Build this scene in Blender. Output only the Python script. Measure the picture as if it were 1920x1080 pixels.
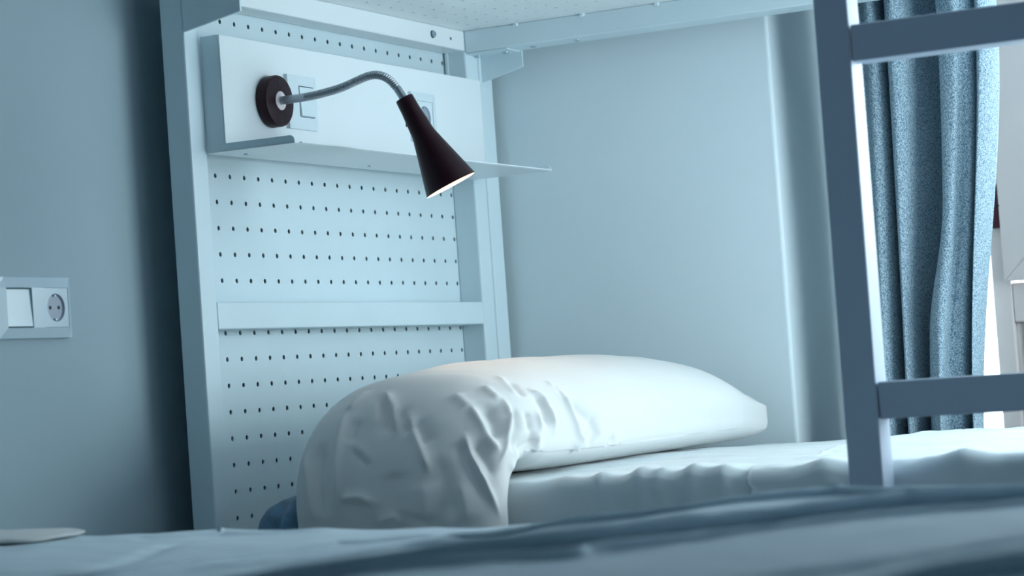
import bpy, bmesh, math, random
from mathutils import Vector, Matrix, noise
random.seed(7)
for o in list(bpy.data.objects): bpy.data.objects.remove(o)
scene = bpy.context.scene
COL = scene.collection

# ------------------------------------------------------------------ camera
YAW, PITCH, ROLL = 0.46423, 0.03992, -0.07037
F_PX = 4461.2
CAM = Vector((2.00556, -3.02754, 0.65390))
fw = Vector((-math.sin(YAW)*math.cos(PITCH), math.cos(YAW)*math.cos(PITCH), math.sin(PITCH)))
r0 = Vector((math.cos(YAW), math.sin(YAW), 0)); u0 = r0.cross(fw)
rt = r0*math.cos(ROLL) + u0*math.sin(ROLL); up = -r0*math.sin(ROLL) + u0*math.cos(ROLL)
cd = bpy.data.cameras.new('camera'); cam = bpy.data.objects.new('camera', cd); COL.objects.link(cam)
M = Matrix((rt, up, -fw)).transposed().to_4x4(); M.translation = CAM
cam.matrix_world = M
cd.sensor_width = 36; cd.lens = 36*F_PX/1920
cd.clip_start = .05; cd.clip_end = 60
cd.dof.use_dof = True; cd.dof.focus_distance = 3.75; cd.dof.aperture_fstop = 5.2
scene.camera = cam

# ------------------------------------------------------------------ world, light, exposure
vs = scene.view_settings
vs.view_transform = 'Standard'; vs.look = 'None'; vs.gamma = 1; vs.use_curve_mapping = False
vs.exposure = 0.06
W = bpy.data.worlds.new('sky'); scene.world = W; W.use_nodes = True
bg = W.node_tree.nodes['Background']; bg.inputs[0].default_value = (.86, .95, 1, 1); bg.inputs[1].default_value = 1.0

def area(name, loc, rot, sx, sy, power, color):
    d = bpy.data.lights.new(name, 'AREA'); d.shape = 'RECTANGLE'; d.size = sx; d.size_y = sy
    d.energy = power; d.color = color
    o = bpy.data.objects.new(name, d); COL.objects.link(o); o.location = loc; o.rotation_euler = rot
    return o
# daylight in the balcony door behind the bed; added light in made-up side window
area('daylight_balcony', (1.42, 1.62, 1.35), (math.radians(-90), 0, 0), 1.3, 1.9, 100, (.88, .96, 1))
area('added_side_light', (2.27, .30, 1.2), (0, math.radians(90), 0), 1.5, .95, 42, (.88, .96, 1))

# ------------------------------------------------------------------ materials
def mat(name, col, rough=.5, metal=0, spec=.5, bump=0, bscale=200, bdetail=3, var=0, vscale=3, emit=None, estr=0, sheen=0, transl=0):
    m = bpy.data.materials.new(name); m.use_nodes = True
    nt = m.node_tree; b = nt.nodes['Principled BSDF']
    b.inputs['Base Color'].default_value = (*col, 1); b.inputs['Roughness'].default_value = rough
    b.inputs['Metallic'].default_value = metal; b.inputs['Specular IOR Level'].default_value = spec
    if sheen: b.inputs['Sheen Weight'].default_value = sheen
    tc = nt.nodes.new('ShaderNodeTexCoord')
    if bump:
        n = nt.nodes.new('ShaderNodeTexNoise'); n.inputs['Scale'].default_value = bscale; n.inputs['Detail'].default_value = bdetail
        nt.links.new(tc.outputs['Object'], n.inputs['Vector'])
        bp = nt.nodes.new('ShaderNodeBump'); bp.inputs['Strength'].default_value = bump; bp.inputs['Distance'].default_value = .002
        nt.links.new(n.outputs['Fac'], bp.inputs['Height']); nt.links.new(bp.outputs['Normal'], b.inputs['Normal'])
    if var:
        n = nt.nodes.new('ShaderNodeTexNoise'); n.inputs['Scale'].default_value = vscale; n.inputs['Detail'].default_value = 4
        nt.links.new(tc.outputs['Object'], n.inputs['Vector'])
        cr = nt.nodes.new('ShaderNodeValToRGB')
        cr.color_ramp.elements[0].position = .3; cr.color_ramp.elements[1].position = .7
        cr.color_ramp.elements[0].color = (*[max(0, c*(1-var)) for c in col], 1)
        cr.color_ramp.elements[1].color = (*[min(1, c*(1+var)) for c in col], 1)
        nt.links.new(n.outputs['Fac'], cr.inputs['Fac']); nt.links.new(cr.outputs['Color'], b.inputs['Base Color'])
    if emit:
        b.inputs['Emission Color'].default_value = (*emit, 1); b.inputs['Emission Strength'].default_value = estr
    if transl:
        out = nt.nodes['Material Output']; t = nt.nodes.new('ShaderNodeBsdfTranslucent'); t.inputs[0].default_value = (*col, 1)
        mx = nt.nodes.new('ShaderNodeMixShader'); mx.inputs[0].default_value = transl
        nt.links.new(b.outputs[0], mx.inputs[1]); nt.links.new(t.outputs[0], mx.inputs[2]); nt.links.new(mx.outputs[0], out.inputs[0])
    return m
MT = dict(
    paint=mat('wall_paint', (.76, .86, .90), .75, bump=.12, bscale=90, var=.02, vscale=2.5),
    paint_left_shaded=mat('wall_paint_shaded', (.38, .495, .545), .75, bump=.12, bscale=90, var=.02, vscale=2.5),  # wall paint darkened: the dim light on the left wall is in this colour
    ceil=mat('ceiling_paint', (.40, .47, .52), .8, bump=.1, bscale=60),  # greyed to cut bounce light, ceiling is out of view
    bounce_cut=mat('bounce_cut_blue', (.17, .26, .35), .8, bump=.1, bscale=80),  # dark colour for the unseen front and right walls, cuts bounced fill light
    floor=mat('grey_floor', (.10, .13, .16), .5, bump=.1, bscale=40, var=.1, vscale=4),
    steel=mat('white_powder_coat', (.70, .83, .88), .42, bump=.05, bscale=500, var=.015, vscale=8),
    ladder=mat('white_powder_coat_shaded', (.42, .50, .61), .45, bump=.05, bscale=500),  # white ladder coat greyed, its backlit shade is put into the colour
    steel2=mat('white_sheet_steel', (.84, .90, .93), .35, bump=.03, bscale=300),
    plastic=mat('white_plastic', (.74, .85, .90), .22, var=.01, vscale=20),
    plastic_shaded=mat('white_plastic_shaded', (.52, .66, .73), .22, var=.01, vscale=20),  # white plastic darkened to carry the dim light on the left wall plate
    deck=mat('deck_steel_bounce_lit', (.90, .94, .96), .4, bump=.03, bscale=300),  # bed steel made lighter, stands in for light bounced up from the mattress
    plastic_in=mat('grey_plastic', (.34, .40, .48), .3, var=.02, vscale=60),
    dark=mat('maroon_black_plastic', (.020, .003, .008), .42, spec=.25, bump=.04, bscale=600),
    brass=mat('pale_collar', (.80, .70, .72), .35, bump=.02, bscale=300),
    chrome=mat('gooseneck_steel', (.40, .44, .48), .35, metal=.7, bump=.02, bscale=400),
    zinc=mat('zinc_screw', (.45, .55, .62), .35, metal=.8, bump=.1, bscale=900),
    black=mat('black_rubber_and_hole_shade', (.012, .014, .02), .6, bump=.05, bscale=400),  # washer rubber; also flat discs and a strip painting shade in holes and gaps
    inner=mat('shade_inner', (.95, .88, .80), .5, bump=.02, bscale=200),
    bulb=mat('warm_bulb', (1, .85, .7), .4, emit=(1, .74, .52), estr=14),
    fill_diffuser=mat('fill_lamp_glow', (.9, .9, .9), .5, emit=(.80, .92, 1), estr=8),  # glow of the added ceiling lamp
    cotton=mat('white_cotton', (.74, .755, .75), .8, spec=.2, bump=.10, bscale=900, sheen=.15),
    sheet=mat('white_bed_sheet', (.72, .80, .83), .85, spec=.15, bump=.12, bscale=800, sheen=.1),
    duvet=mat('pale_blue_duvet', (.66, .80, .87), .9, spec=.1, bump=.15, bscale=600, sheen=.1),
    blue=mat('navy_blue_blanket', (.10, .20, .30), .95, spec=.1, bump=.5, bscale=300, var=.35, vscale=25, sheen=.3),
    frame=mat('window_frame_pvc', (.66, .60, .58), .4, bump=.03, bscale=200),
    handle=mat('dark_brown_hinge', (.05, .012, .02), .35, bump=.05, bscale=300),
)
def curtain_mat():
    m = bpy.data.materials.new('blue_linen_curtain'); m.use_nodes = True
    nt = m.node_tree; b = nt.nodes['Principled BSDF']; b.inputs['Roughness'].default_value = .95; b.inputs['Specular IOR Level'].default_value = .1
    tc = nt.nodes.new('ShaderNodeTexCoord')
    def nz(sx, sy, sz, scale, detail):
        mp = nt.nodes.new('ShaderNodeMapping'); mp.inputs['Scale'].default_value = (sx, sy, sz)
        nt.links.new(tc.outputs['Object'], mp.inputs['Vector'])
        n = nt.nodes.new('ShaderNodeTexNoise'); n.inputs['Scale'].default_value = scale; n.inputs['Detail'].default_value = detail
        nt.links.new(mp.outputs[0], n.inputs['Vector']); return n
    a = nz(1, 1, .3, 1000, 2); c = nz(.35, .35, 1, 1000, 2)
    ad = nt.nodes.new('ShaderNodeMath'); ad.operation = 'ADD'
    nt.links.new(a.outputs['Fac'], ad.inputs[0]); nt.links.new(c.outputs['Fac'], ad.inputs[1])
    cr = nt.nodes.new('ShaderNodeValToRGB')
    cr.color_ramp.elements[0].position = .78; cr.color_ramp.elements[0].color = (.10, .19, .28, 1)
    cr.color_ramp.elements[1].position = 1.0; cr.color_ramp.elements[1].color = (.54, .68, .75, 1)
    mul = nt.nodes.new('ShaderNodeMath'); mul.operation = 'MULTIPLY'; mul.inputs[1].default_value = .9
    nt.links.new(ad.outputs[0], mul.inputs[0]); nt.links.new(mul.outputs[0], cr.inputs['Fac'])
    nt.links.new(cr.outputs['Color'], b.inputs['Base Color'])
    bp = nt.nodes.new('ShaderNodeBump'); bp.inputs['Strength'].default_value = .4; bp.inputs['Distance'].default_value = .001
    nt.links.new(ad.outputs[0], bp.inputs['Height']); nt.links.new(bp.outputs['Normal'], b.inputs['Normal'])
    t = nt.nodes.new('ShaderNodeBsdfTranslucent'); nt.links.new(cr.outputs['Color'], t.inputs[0])
    mx = nt.nodes.new('ShaderNodeMixShader'); mx.inputs[0].default_value = .22
    nt.links.new(b.outputs[0], mx.inputs[1]); nt.links.new(t.outputs[0], mx.inputs[2]); nt.links.new(mx.outputs[0], nt.nodes['Material Output'].inputs[0])
    return m
MT['curtain'] = curtain_mat()
def glass_mat():
    m = bpy.data.materials.new('window_glass'); m.use_nodes = True
    nt = m.node_tree; nt.nodes.remove(nt.nodes['Principled BSDF'])
    t = nt.nodes.new('ShaderNodeBsdfTransparent'); t.inputs[0].default_value = (.93, .97, .98, 1)
    g = nt.nodes.new('ShaderNodeBsdfGlossy'); g.inputs['Roughness'].default_value = .02
    lw = nt.nodes.new('ShaderNodeFresnel'); lw.inputs[0].default_value = 1.45
    mx = nt.nodes.new('ShaderNodeMixShader')
    nt.links.new(lw.outputs[0], mx.inputs[0]); nt.links.new(t.outputs[0], mx.inputs[1]); nt.links.new(g.outputs[0], mx.inputs[2])
    nt.links.new(mx.outputs[0], nt.nodes['Material Output'].inputs[0]); return m
MT['glass'] = glass_mat()

# ------------------------------------------------------------------ helpers
def tag(o, label=None, cat=None, group=None, kind=None):
    if label: o['label'] = label
    if cat: o['category'] = cat
    if group: o['group'] = group
    if kind: o['kind'] = kind
    return o
def root(name, loc, label, cat, group=None):
    o = bpy.data.objects.new(name, None); COL.objects.link(o); o.location = loc; o.empty_display_size = .05
    return tag(o, label, cat, group)
def wloc(o):
    v = Vector(o.location)
    while o.parent: o = o.parent; v += Vector(o.location)
    return v
def link(name, me, m, parent=None, smooth=False, label=None):
    """me holds world coordinates; origin moves to the middle of its base"""
    xs = [v.co for v in me.vertices]
    mn = Vector([min(c[i] for c in xs) for i in range(3)]); mx = Vector([max(c[i] for c in xs) for i in range(3)])
    org = Vector(((mn.x+mx.x)/2, (mn.y+mx.y)/2, mn.z))
    me.transform(Matrix.Translation(-org))
    me.materials.append(MT[m] if isinstance(m, str) else m)
    if smooth:
        for p in me.polygons: p.use_smooth = True
    o = bpy.data.objects.new(name, me); COL.objects.link(o)
    if parent: o.parent = parent; o.location = org - wloc(parent)
    else: o.location = org
    if label: o['label'] = label
    return o
def from_bm(name, bm):
    me = bpy.data.meshes.new(name); bmesh.ops.recalc_face_normals(bm, faces=bm.faces); bm.to_mesh(me); bm.free(); return me
def bm_box(bm, lo, hi, bevel=0, seg=2):
    b2 = bmesh.new(); bmesh.ops.create_cube(b2, size=1)
    for v in b2.verts: v.co = Vector([lo[i]+(v.co[i]+.5)*(hi[i]-lo[i]) for i in range(3)])
    if bevel: bmesh.ops.bevel(b2, geom=b2.edges[:], offset=bevel, segments=seg, affect='EDGES', profile=.5)
    me = bpy.data.meshes.new('t'); b2.to_mesh(me); b2.free(); bm.from_mesh(me); bpy.data.meshes.remove(me)
def box(name, lo, hi, m, parent=None, bevel=.002, seg=2, label=None):
    bm = bmesh.new(); bm_box(bm, lo, hi, bevel, seg)
    return link(name, from_bm(name, bm), m, parent, smooth=False, label=label)
def boxes(name, lst, m, parent=None, bevel=0):
    bm = bmesh.new()
    for lo, hi in lst: bm_box(bm, lo, hi, bevel)
    return link(name, from_bm(name, bm), m, parent)
def prism(name, pts, axis, a, b, m, parent=None, bevel=0):
    """polygon (2d in the two other axes) extruded along axis from a to b"""
    bm = bmesh.new(); vs_ = []
    for t in (a, b):
        row = []
        for q in pts:
            c = list(q); c.insert(axis, t); row.append(bm.verts.new(c))
        vs_.append(row)
    n = len(pts); bm.faces.new(vs_[0]); bm.faces.new(list(reversed(vs_[1])))
    for i in range(n): bm.faces.new((vs_[0][i], vs_[1][i], vs_[1][(i+1) % n], vs_[0][(i+1) % n]))
    if bevel: bmesh.ops.bevel(bm, geom=bm.edges[:], offset=bevel, segments=2, affect='EDGES', profile=.5)
    return link(name, from_bm(name, bm), m, parent)
def lathe_bm(bm, prof, org, axis, seg=32, capa=True, capb=True):
    """prof: (distance along axis, radius)"""
    axis = Vector(axis).normalized(); q = axis.to_track_quat('Z', 'Y'); rows = []
    for d, r in prof:
        rows.append([bm.verts.new(Vector(org) + q @ Vector((r*math.cos(2*math.pi*k/seg), r*math.sin(2*math.pi*k/seg), d))) for k in range(seg)])
    for a, b in zip(rows, rows[1:]):
        for k in range(seg): bm.faces.new((a[k], a[(k+1) % seg], b[(k+1) % seg], b[k]))
    if capa: bm.faces.new(list(reversed(rows[0])))
    if capb: bm.faces.new(rows[-1])
def lathe(name, prof, org, axis, m, parent=None, seg=32, smooth=True, capa=True, capb=True, label=None):
    bm = bmesh.new(); lathe_bm(bm, prof, org, axis, seg, capa, capb)
    o = link(name, from_bm(name, bm), m, parent, smooth=False, label=label)
    if smooth: edge_smooth(o)
    return o
def edge_smooth(o, ang=40):
    me = o.data
    for p in me.polygons: p.use_smooth = True
    bm = bmesh.new(); bm.from_mesh(me)
    for e in bm.edges:
        if len(e.link_faces) == 2 and e.calc_face_angle(0) > math.radians(ang): e.smooth = False
    bm.to_mesh(me); bm.free()
def catmull(pts, n):
    P = [Vector(p) for p in pts]; P = [2*P[0]-P[1]] + P + [2*P[-1]-P[-2]]; out = []
    for i in range(1, len(P)-2):
        for k in range(n):
            t = k/n; a, b, c, d = P[i-1:i+3]
            out.append(.5*((2*b)+(c-a)*t+(2*a-5*b+4*c-d)*t*t+(3*b-a-3*c+d)*t**3))
    out.append(P[-2]); return out
def resample(pts, n):
    L = [0]
    for a, b in zip(pts, pts[1:]): L.append(L[-1]+(b-a).length)
    out = []; j = 0
    for k in range(n):
        s = L[-1]*k/(n-1)
        while j < len(pts)-2 and L[j+1] < s: j += 1
        t = (s-L[j])/max(1e-9, L[j+1]-L[j]); out.append(pts[j].lerp(pts[j+1], t))
    return out, L[-1]
def sweep(name, pts, radf, m, parent, seg=14):
    bm = bmesh.new(); rows = []; prev = None; n = len(pts)
    for i, p in enumerate(pts):
        t = (pts[min(n-1, i+1)]-pts[max(0, i-1)]).normalized()
        if prev is None: nx = t.orthogonal().normalized()
        else: nx = (prev - t*prev.dot(t)).normalized()
        prev = nx; ny = t.cross(nx); r = radf(i/(n-1))
        rows.append([bm.verts.new(p + nx*r*math.cos(2*math.pi*k/seg) + ny*r*math.sin(2*math.pi*k/seg)) for k in range(seg)])
    for a, b in zip(rows, rows[1:]):
        for k in range(seg): bm.faces.new((a[k], a[(k+1) % seg], b[(k+1) % seg], b[k]))
    bm.faces.new(list(reversed(rows[0]))); bm.faces.new(rows[-1])
    return link(name, from_bm(name, bm), m, parent, smooth=True)
def perforated(name, P, us, vs_, lo, hi, r, thick, seg, m, parent, flip=False):
    """sheet with round holes at every (u, v); P(u, v, d) -> world; lo, hi: sheet limits"""
    bm = bmesh.new(); cache = {}
    def V(u, v, d):
        k = (round(u, 5), round(v, 5), d)
        if k not in cache: cache[k] = bm.verts.new(P(u, v, d))
        return cache[k]
    def mids(a, l, h): return [l] + [(a[i]+a[i+1])/2 for i in range(len(a)-1)] + [h]
    U, Vv = mids(us, lo[0], hi[0]), mids(vs_, lo[1], hi[1])
    for i, u in enumerate(us):
        for j, v in enumerate(vs_):
            u1, u2, v1, v2 = U[i], U[i+1], Vv[j], Vv[j+1]
            border = [(u2, v), (u2, v2), (u, v2), (u1, v2), (u1, v), (u1, v1), (u, v1), (u2, v1)]
            ang = [math.atan2(b[1]-v, b[0]-u) for b in border]
            ring = []
            for k in range(8):
                ring.append((border[k], ang[k]))
            n = seg//8
            hole = []
            for k in range(8):
                a0 = k*math.pi/4
                for q in range(n):
                    a = a0 + q*math.pi/4/n; hole.append((u+r*math.cos(a), v+r*math.sin(a)))
            hv = [V(*h, 0) for h in hole]; hb = [V(*h, -thick) for h in hole]; bv = [V(*b, 0) for b in border]
            N = len(hole)
            for k in range(8):
                fs = [bv[k], bv[(k+1) % 8]] + [hv[(k*n+q) % N] for q in range(n, -1, -1)]
                bm.faces.new(fs)
            for k in range(N): bm.faces.new((hv[k], hv[(k+1) % N], hb[(k+1) % N], hb[k]))
    # rim
    e = [(lo[0], lo[1]), (hi[0], lo[1]), (hi[0], hi[1]), (lo[0], hi[1])]
    me = bpy.data.meshes.new(name); bm.to_mesh(me); bm.free()
    return link(name, me, m, parent)
def sstep(a, b, x):
    t = min(1, max(0, (x-a)/(b-a))); return t*t*(3-2*t)
def lerp_table(tab, x):
    if x <= tab[0][0]: return tab[0][1]
    for (a, p), (b, q) in zip(tab, tab[1:]):
        if x <= b:
            t = (x-a)/(b-a); t = t*t*(3-2*t); return p+(q-p)*t
    return tab[-1][1]
def grid_mesh(name, rows, closed=False):
    """rows of equal length of Vectors"""
    n = len(rows[0]); vs_ = [tuple(p) for r in rows for p in r]; fs = []
    for i in range(len(rows)-1):
        for k in range(n if closed else n-1):
            k2 = (k+1) % n; fs.append((i*n+k, i*n+k2, (i+1)*n+k2, (i+1)*n+k))
    me = bpy.data.meshes.new(name); me.from_pydata(vs_, [], fs); me.update(); return me
def seg_dist(p, a, b):
    ab = b-a; t = max(0, min(1, (p-a).dot(ab)/ab.length_squared)); return (p-(a+ab*t)).length, t

# ------------------------------------------------------------------ the room
XL, YB, XR, YF, ZC = -.052, .885, 2.12, -4.2, 2.6      # left wall, back wall, right wall, front wall, ceiling
XC, YW = .580, 1.235                                     # corner of the deep window recess, plane of the balcony door
box('floor', (XL-.2, YF-.2, -.1), (XR+.2, YW+.3, 0), 'floor', bevel=0)
box('ceiling', (XL-.2, YF-.2, ZC), (XR+.2, YW+.3, ZC+.1), 'ceil', bevel=0)
box('wall_left', (XL-.2, YF-.2, 0), (XL, YB, ZC), 'paint_left_shaded', bevel=0)
box('wall_front', (XL, YF-.2, 0), (XR+.2, YF, ZC), 'bounce_cut', bevel=0)
bm = bmesh.new()
bm_box(bm, (XL-.2, YB, 0), (XC, YW+.15, ZC), .006, 3)
wb = link('wall_back', from_bm('wall_back', bm), 'paint')
boxes('wall_recess', [((2.05, YB, 0), (XR+.2, YW+.15, ZC)), ((XC, YB, 2.25), (2.05, YW+.15, ZC)), ((XC-.001, 1.16, 0), (.81, YW+.15, 2.25))], 'paint')
WY0, WY1, WZ0, WZ1 = -.16, .78, .45, 2.0
boxes('wall_right', [((XR, YF, 0), (XR+.09, WY0, ZC)), ((XR, WY1, 0), (XR+.09, YB, ZC)), ((XR, WY0, 0), (XR+.09, WY1, WZ0)), ((XR, WY0, WZ1), (XR+.09, WY1, ZC))], 'bounce_cut')
for n, lab in [('floor', 'grey floor of the dormitory'), ('ceiling', 'ceiling of the room, greyed to cut bounce light'), ('wall_left', 'left wall behind the bunk headboard with double outlet'),
               ('wall_front', 'unseen wall behind the viewer, darkened to cut bounce light'), ('wall_back', 'pale wall along the bunk ending at the window recess'),
               ('wall_recess', 'white wall around the balcony door recess'), ('wall_right', 'side wall darkened to cut bounce light, with opening for the added window')]:
    tag(bpy.data.objects[n], lab, kind='structure')
# side window, made up for its light, outside the frame: frame and glass
w2 = tag(root('added_side_window', (XR+.1, .31, WZ0), 'added white framed window, unseen, lighting the bed from the side wall', None), kind='structure')
XA, XB = XR+.02, XR+.07
boxes('added_window_frame', [((XA, WY0, WZ0), (XB, WY0+.06, WZ1)), ((XA, WY1-.06, WZ0), (XB, WY1, WZ1)), ((XA, WY0+.06, WZ0), (XB, WY1-.06, WZ0+.06)), ((XA, WY0+.06, WZ1-.06), (XB, WY1-.06, WZ1))], 'frame', w2)
box('added_window_pane', (XR+.04, WY0+.06, WZ0+.06), (XR+.045, WY1-.06, WZ1-.06), 'glass', w2, bevel=0)

# balcony door leaf and jamb
d1 = tag(root('door_1', (1.3, YW, 0), 'grey-white balcony door frame behind the blue curtain', None), kind='structure')
DX = .847
box('door_stile', (DX, YW, .06), (DX+.035, YW+.06, 2.2), 'frame', d1, .003)
box('door_stile', (1.72, YW, .06), (1.80, YW+.06, 2.2), 'frame', d1, .003)
box('door_rail', (DX+.035, YW+.002, .06), (1.72, YW+.06, .16), 'frame', d1, .003)
box('door_rail', (DX+.035, YW+.002, .70), (1.72, YW+.06, .772), 'frame', d1, .003)
box('door_rail', (DX+.035, YW+.002, 2.1), (1.72, YW+.06, 2.2), 'frame', d1, .003)
box('lower_panel', (DX+.034, YW+.012, .16), (1.72, YW+.05, .70), 'frame', d1, .003)
# raised bead of the lower panel
bm = bmesh.new()
for lo, hi in [((DX+.05, YW+.007, .735), (1.66, YW+.013, .745)), ((DX+.05, YW+.007, .2), (DX+.058, YW+.013, .735))]: bm_box(bm, lo, hi, .001)
link('panel_bead', from_bm('panel_bead', bm), 'frame', d1)
# upper sash that stands proud of the leaf, mitred at its corner
sx0, sx1, sz0, sz1, sw = DX+.028, 1.70, .775, 2.12, .085
def mitre(name, pts): return prism(name, pts, 1, YW-.022, YW+.004, 'frame', d1, .002)
mitre('sash_stile', [(sx0, sz0), (sx0+sw, sz0+sw), (sx0+sw, sz1-sw), (sx0, sz1)])
mitre('sash_stile', [(sx1, sz0), (sx1-sw, sz0+sw), (sx1-sw, sz1-sw), (sx1, sz1)])
mitre('sash_rail', [(sx0, sz0), (sx1, sz0), (sx1-sw, sz0+sw), (sx0+sw, sz0+sw)])
mitre('sash_rail', [(sx0, sz1), (sx1, sz1), (sx1-sw, sz1-sw), (sx0+sw, sz1-sw)])
box('door_pane', (sx0+sw, YW+.02, sz0+sw), (sx1-sw, YW+.025, sz1-sw), 'glass', d1, bevel=0)
hb = box('door_hinge', (DX+.010, YW-.02, .872), (DX+.029, YW+.001, .952), 'handle', d1, .003, label='dark brown hinge barrel')
box('hinge_gap', (DX+.009, YW-.022, .911), (DX+.030, YW-.018, .914), 'black', hb, 0)
box('threshold', (XC, YW-.02, 0), (2.05, YW+.12, .06), 'frame', d1, .003)

# ------------------------------------------------------------------ bunk bed
bed = root('bunk_bed', (1.0, .37, 0), 'white steel bunk bed with perforated headboard and perforated upper deck', 'bunk bed')
Y0, Y1 = -.126, .767      # outer face of front post, inner face of back post
XP = .045
def post(x0, x1, y0, y1): return box('post', (x0, y0, 0), (x1, y1, 1.75), 'steel', bed, .003)
post(.004, XP, Y0, -.085); post(.0, XP, Y1, .814)
box('wall_upright', (.0, .816, 0), (XP+.001, .866, 1.75), 'steel', bed, .004)
post(1.96, 2.0, Y0, -.085); post(1.96, 2.0, Y1, .814)
hs = [.04*k for k in range(20)]; zs = [1+.04*k for k in range(-14, 8)]
hp = perforated('headboard_panel', lambda u, v, d: (d, u, v), hs, zs, (-.10, .40), (.815, 1.31), .0037, .002, 16, 'steel', bed)
box('crossbar', (.004, -.084, .7635), (XP, Y1, .8035), 'steel', bed, .002)
# upper bunk frame
er = box('end_rail', (.002, -.085, 1.2570), (XP, Y1, 1.2935), 'steel2', bed, .003)
lathe('bolt_washer', [(0, .0068), (.0012, .0068)], (XP, .646, 1.2755), (1, 0, 0), 'black', er, 20)
lathe('bolt', [(0, .0057), (.003, .0055), (.0042, .0045), (.0042, .003), (.0028, .0026)], (XP+.001, .6465, 1.2755), (1, 0, 0), 'zinc', er, 16)
lathe('rail_hole', [(0, .0028), (.0004, .0028)], (XP, .714, 1.2745), (1, 0, 0), 'black', er, 12)
sr = box('side_rail', (XP, .767, 1.2535), (1.96, .83, 1.2935), 'steel', bed, .002)
sf = box('side_rail', (XP, Y0, 1.2535), (1.96, Y0+.04, 1.2935), 'steel', bed, .002)
box('end_rail', (1.96, -.085, 1.2570), (1.998, Y1, 1.2935), 'steel2', bed, .003)
# lower bunk frame
box('side_rail', (XP, .775, .30), (1.96, .81, .36), 'steel', bed, .002); box('side_rail', (XP, Y0+.002, .30), (1.96, Y0+.03, .36), 'steel', bed, .002)
box('lower_deck', (XP, Y0+.03, .335), (1.96, .775, .347), 'steel', bed, .001)
dk = perforated('upper_deck', lambda u, v, d: (u, v, 1.2935-d), [.084+.0385*k for k in range(48)], [.43+.0395*k for k in range(-12, 9)], (.02, -.10), (1.98, .80), .0036, .0015, 8, 'deck', bed)
for x, y in [(.150, .769), (.281, .769), (.424, .769), (.57, .769), (.72, .769)]:
    box('deck_clip', (x-.004, y-.006, 1.288), (x+.004, y+.002, 1.2955), 'plastic', bed, .0015)
# corner gussets
def gusset(y0, y1, fl):
    g = prism('gusset_bracket', [(XP, 1.2030), (.131, 1.2235), (.131, 1.2530), (XP, 1.2530)], 1, y0, y1, 'steel', bed, .0008)
    if fl:
        box('gusset_flange', (XP, fl, 1.2505), (.128, y1, 1.2532), 'steel', g, .0008)
        for x in (.052, .108):
            lathe('screw', [(0, .0062), (.0015, .006), (.003, .004)], (x, .803, 1.2505), (0, 0, -1), 'zinc', g, 14)
    return g
gusset(.823, .826, .770)
prism('gusset_bracket', [(XP+.001, 1.2010), (.146, 1.2190), (.146, 1.2535), (XP+.001, 1.2535)], 1, Y0-.002, Y0+.003, 'steel', bed, .0008)
for x in (.168, .255): lathe('screw', [(0, .0055), (.0015, .0052), (.003, .0035)], (x, .795, 1.2535), (0, 0, -1), 'zinc', sr, 14)
box('corner_tab', (.004, .763, 1.205), (.010, .7668, 1.257), 'steel', bed, .001)

# unseen upper mattress, added dark to block light at the deck holes
um = box('added_upper_mattress', (.06, -.08, 1.297), (1.95, .76, 1.45), 'blue', None, .03, 3)
tag(um, 'added unseen mattress on the upper bunk, dark blue to keep the deck holes dark', 'mattress')

# ------------------------------------------------------------------ shelf panel with lamp
XS = .080
sh = root('shelf_panel', (XS, .34, 1.024), 'white metal panel with shelf lip fixed across the top of the headboard', 'shelf')
fp = box('front_plate', (XS-.002, -.087, 1.028), (XS, .748, 1.1975), 'steel2', sh, .0008)
box('side_plate', (XP+.0015, -.0875, 1.028), (XS-.0025, -.0855, 1.1975), 'steel', sh, .0006)
box('side_plate', (XP+.0015, .746, 1.028), (XS-.0025, .748, 1.1975), 'steel', sh, .0006)
box('shelf_plate', (XP+.001, -.088, 1.0235), (.199, .768, 1.0255), 'steel2', sh, .0006)
# end lips with a rounded outer corner
def lip(y0, y1):
    pts = [(XS-.034, 1.0255), (.199, 1.0255)] + [(.199-.008+.008*math.cos(a), 1.0275+.008*math.sin(a)) for a in [k*math.pi/12 for k in range(0, 7)]] + [(XS-.034, 1.0355)]
    return prism('end_lip', pts, 1, y0, y1, 'steel', sh)
lip(-.0885, -.0865); lip(.7665, .7685)
box('front_lip', (.1975, -.075, 1.0240), (.2035, .762, 1.0258), 'steel2', sh, .0005)
for x, y in [(.079, -.031), (.082, .33)]: lathe('screw', [(0, .0048), (.0012, .0046), (.002, .003)], (x, y, 1.0235), (0, 0, -1), 'zinc', sh, 12)

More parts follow.
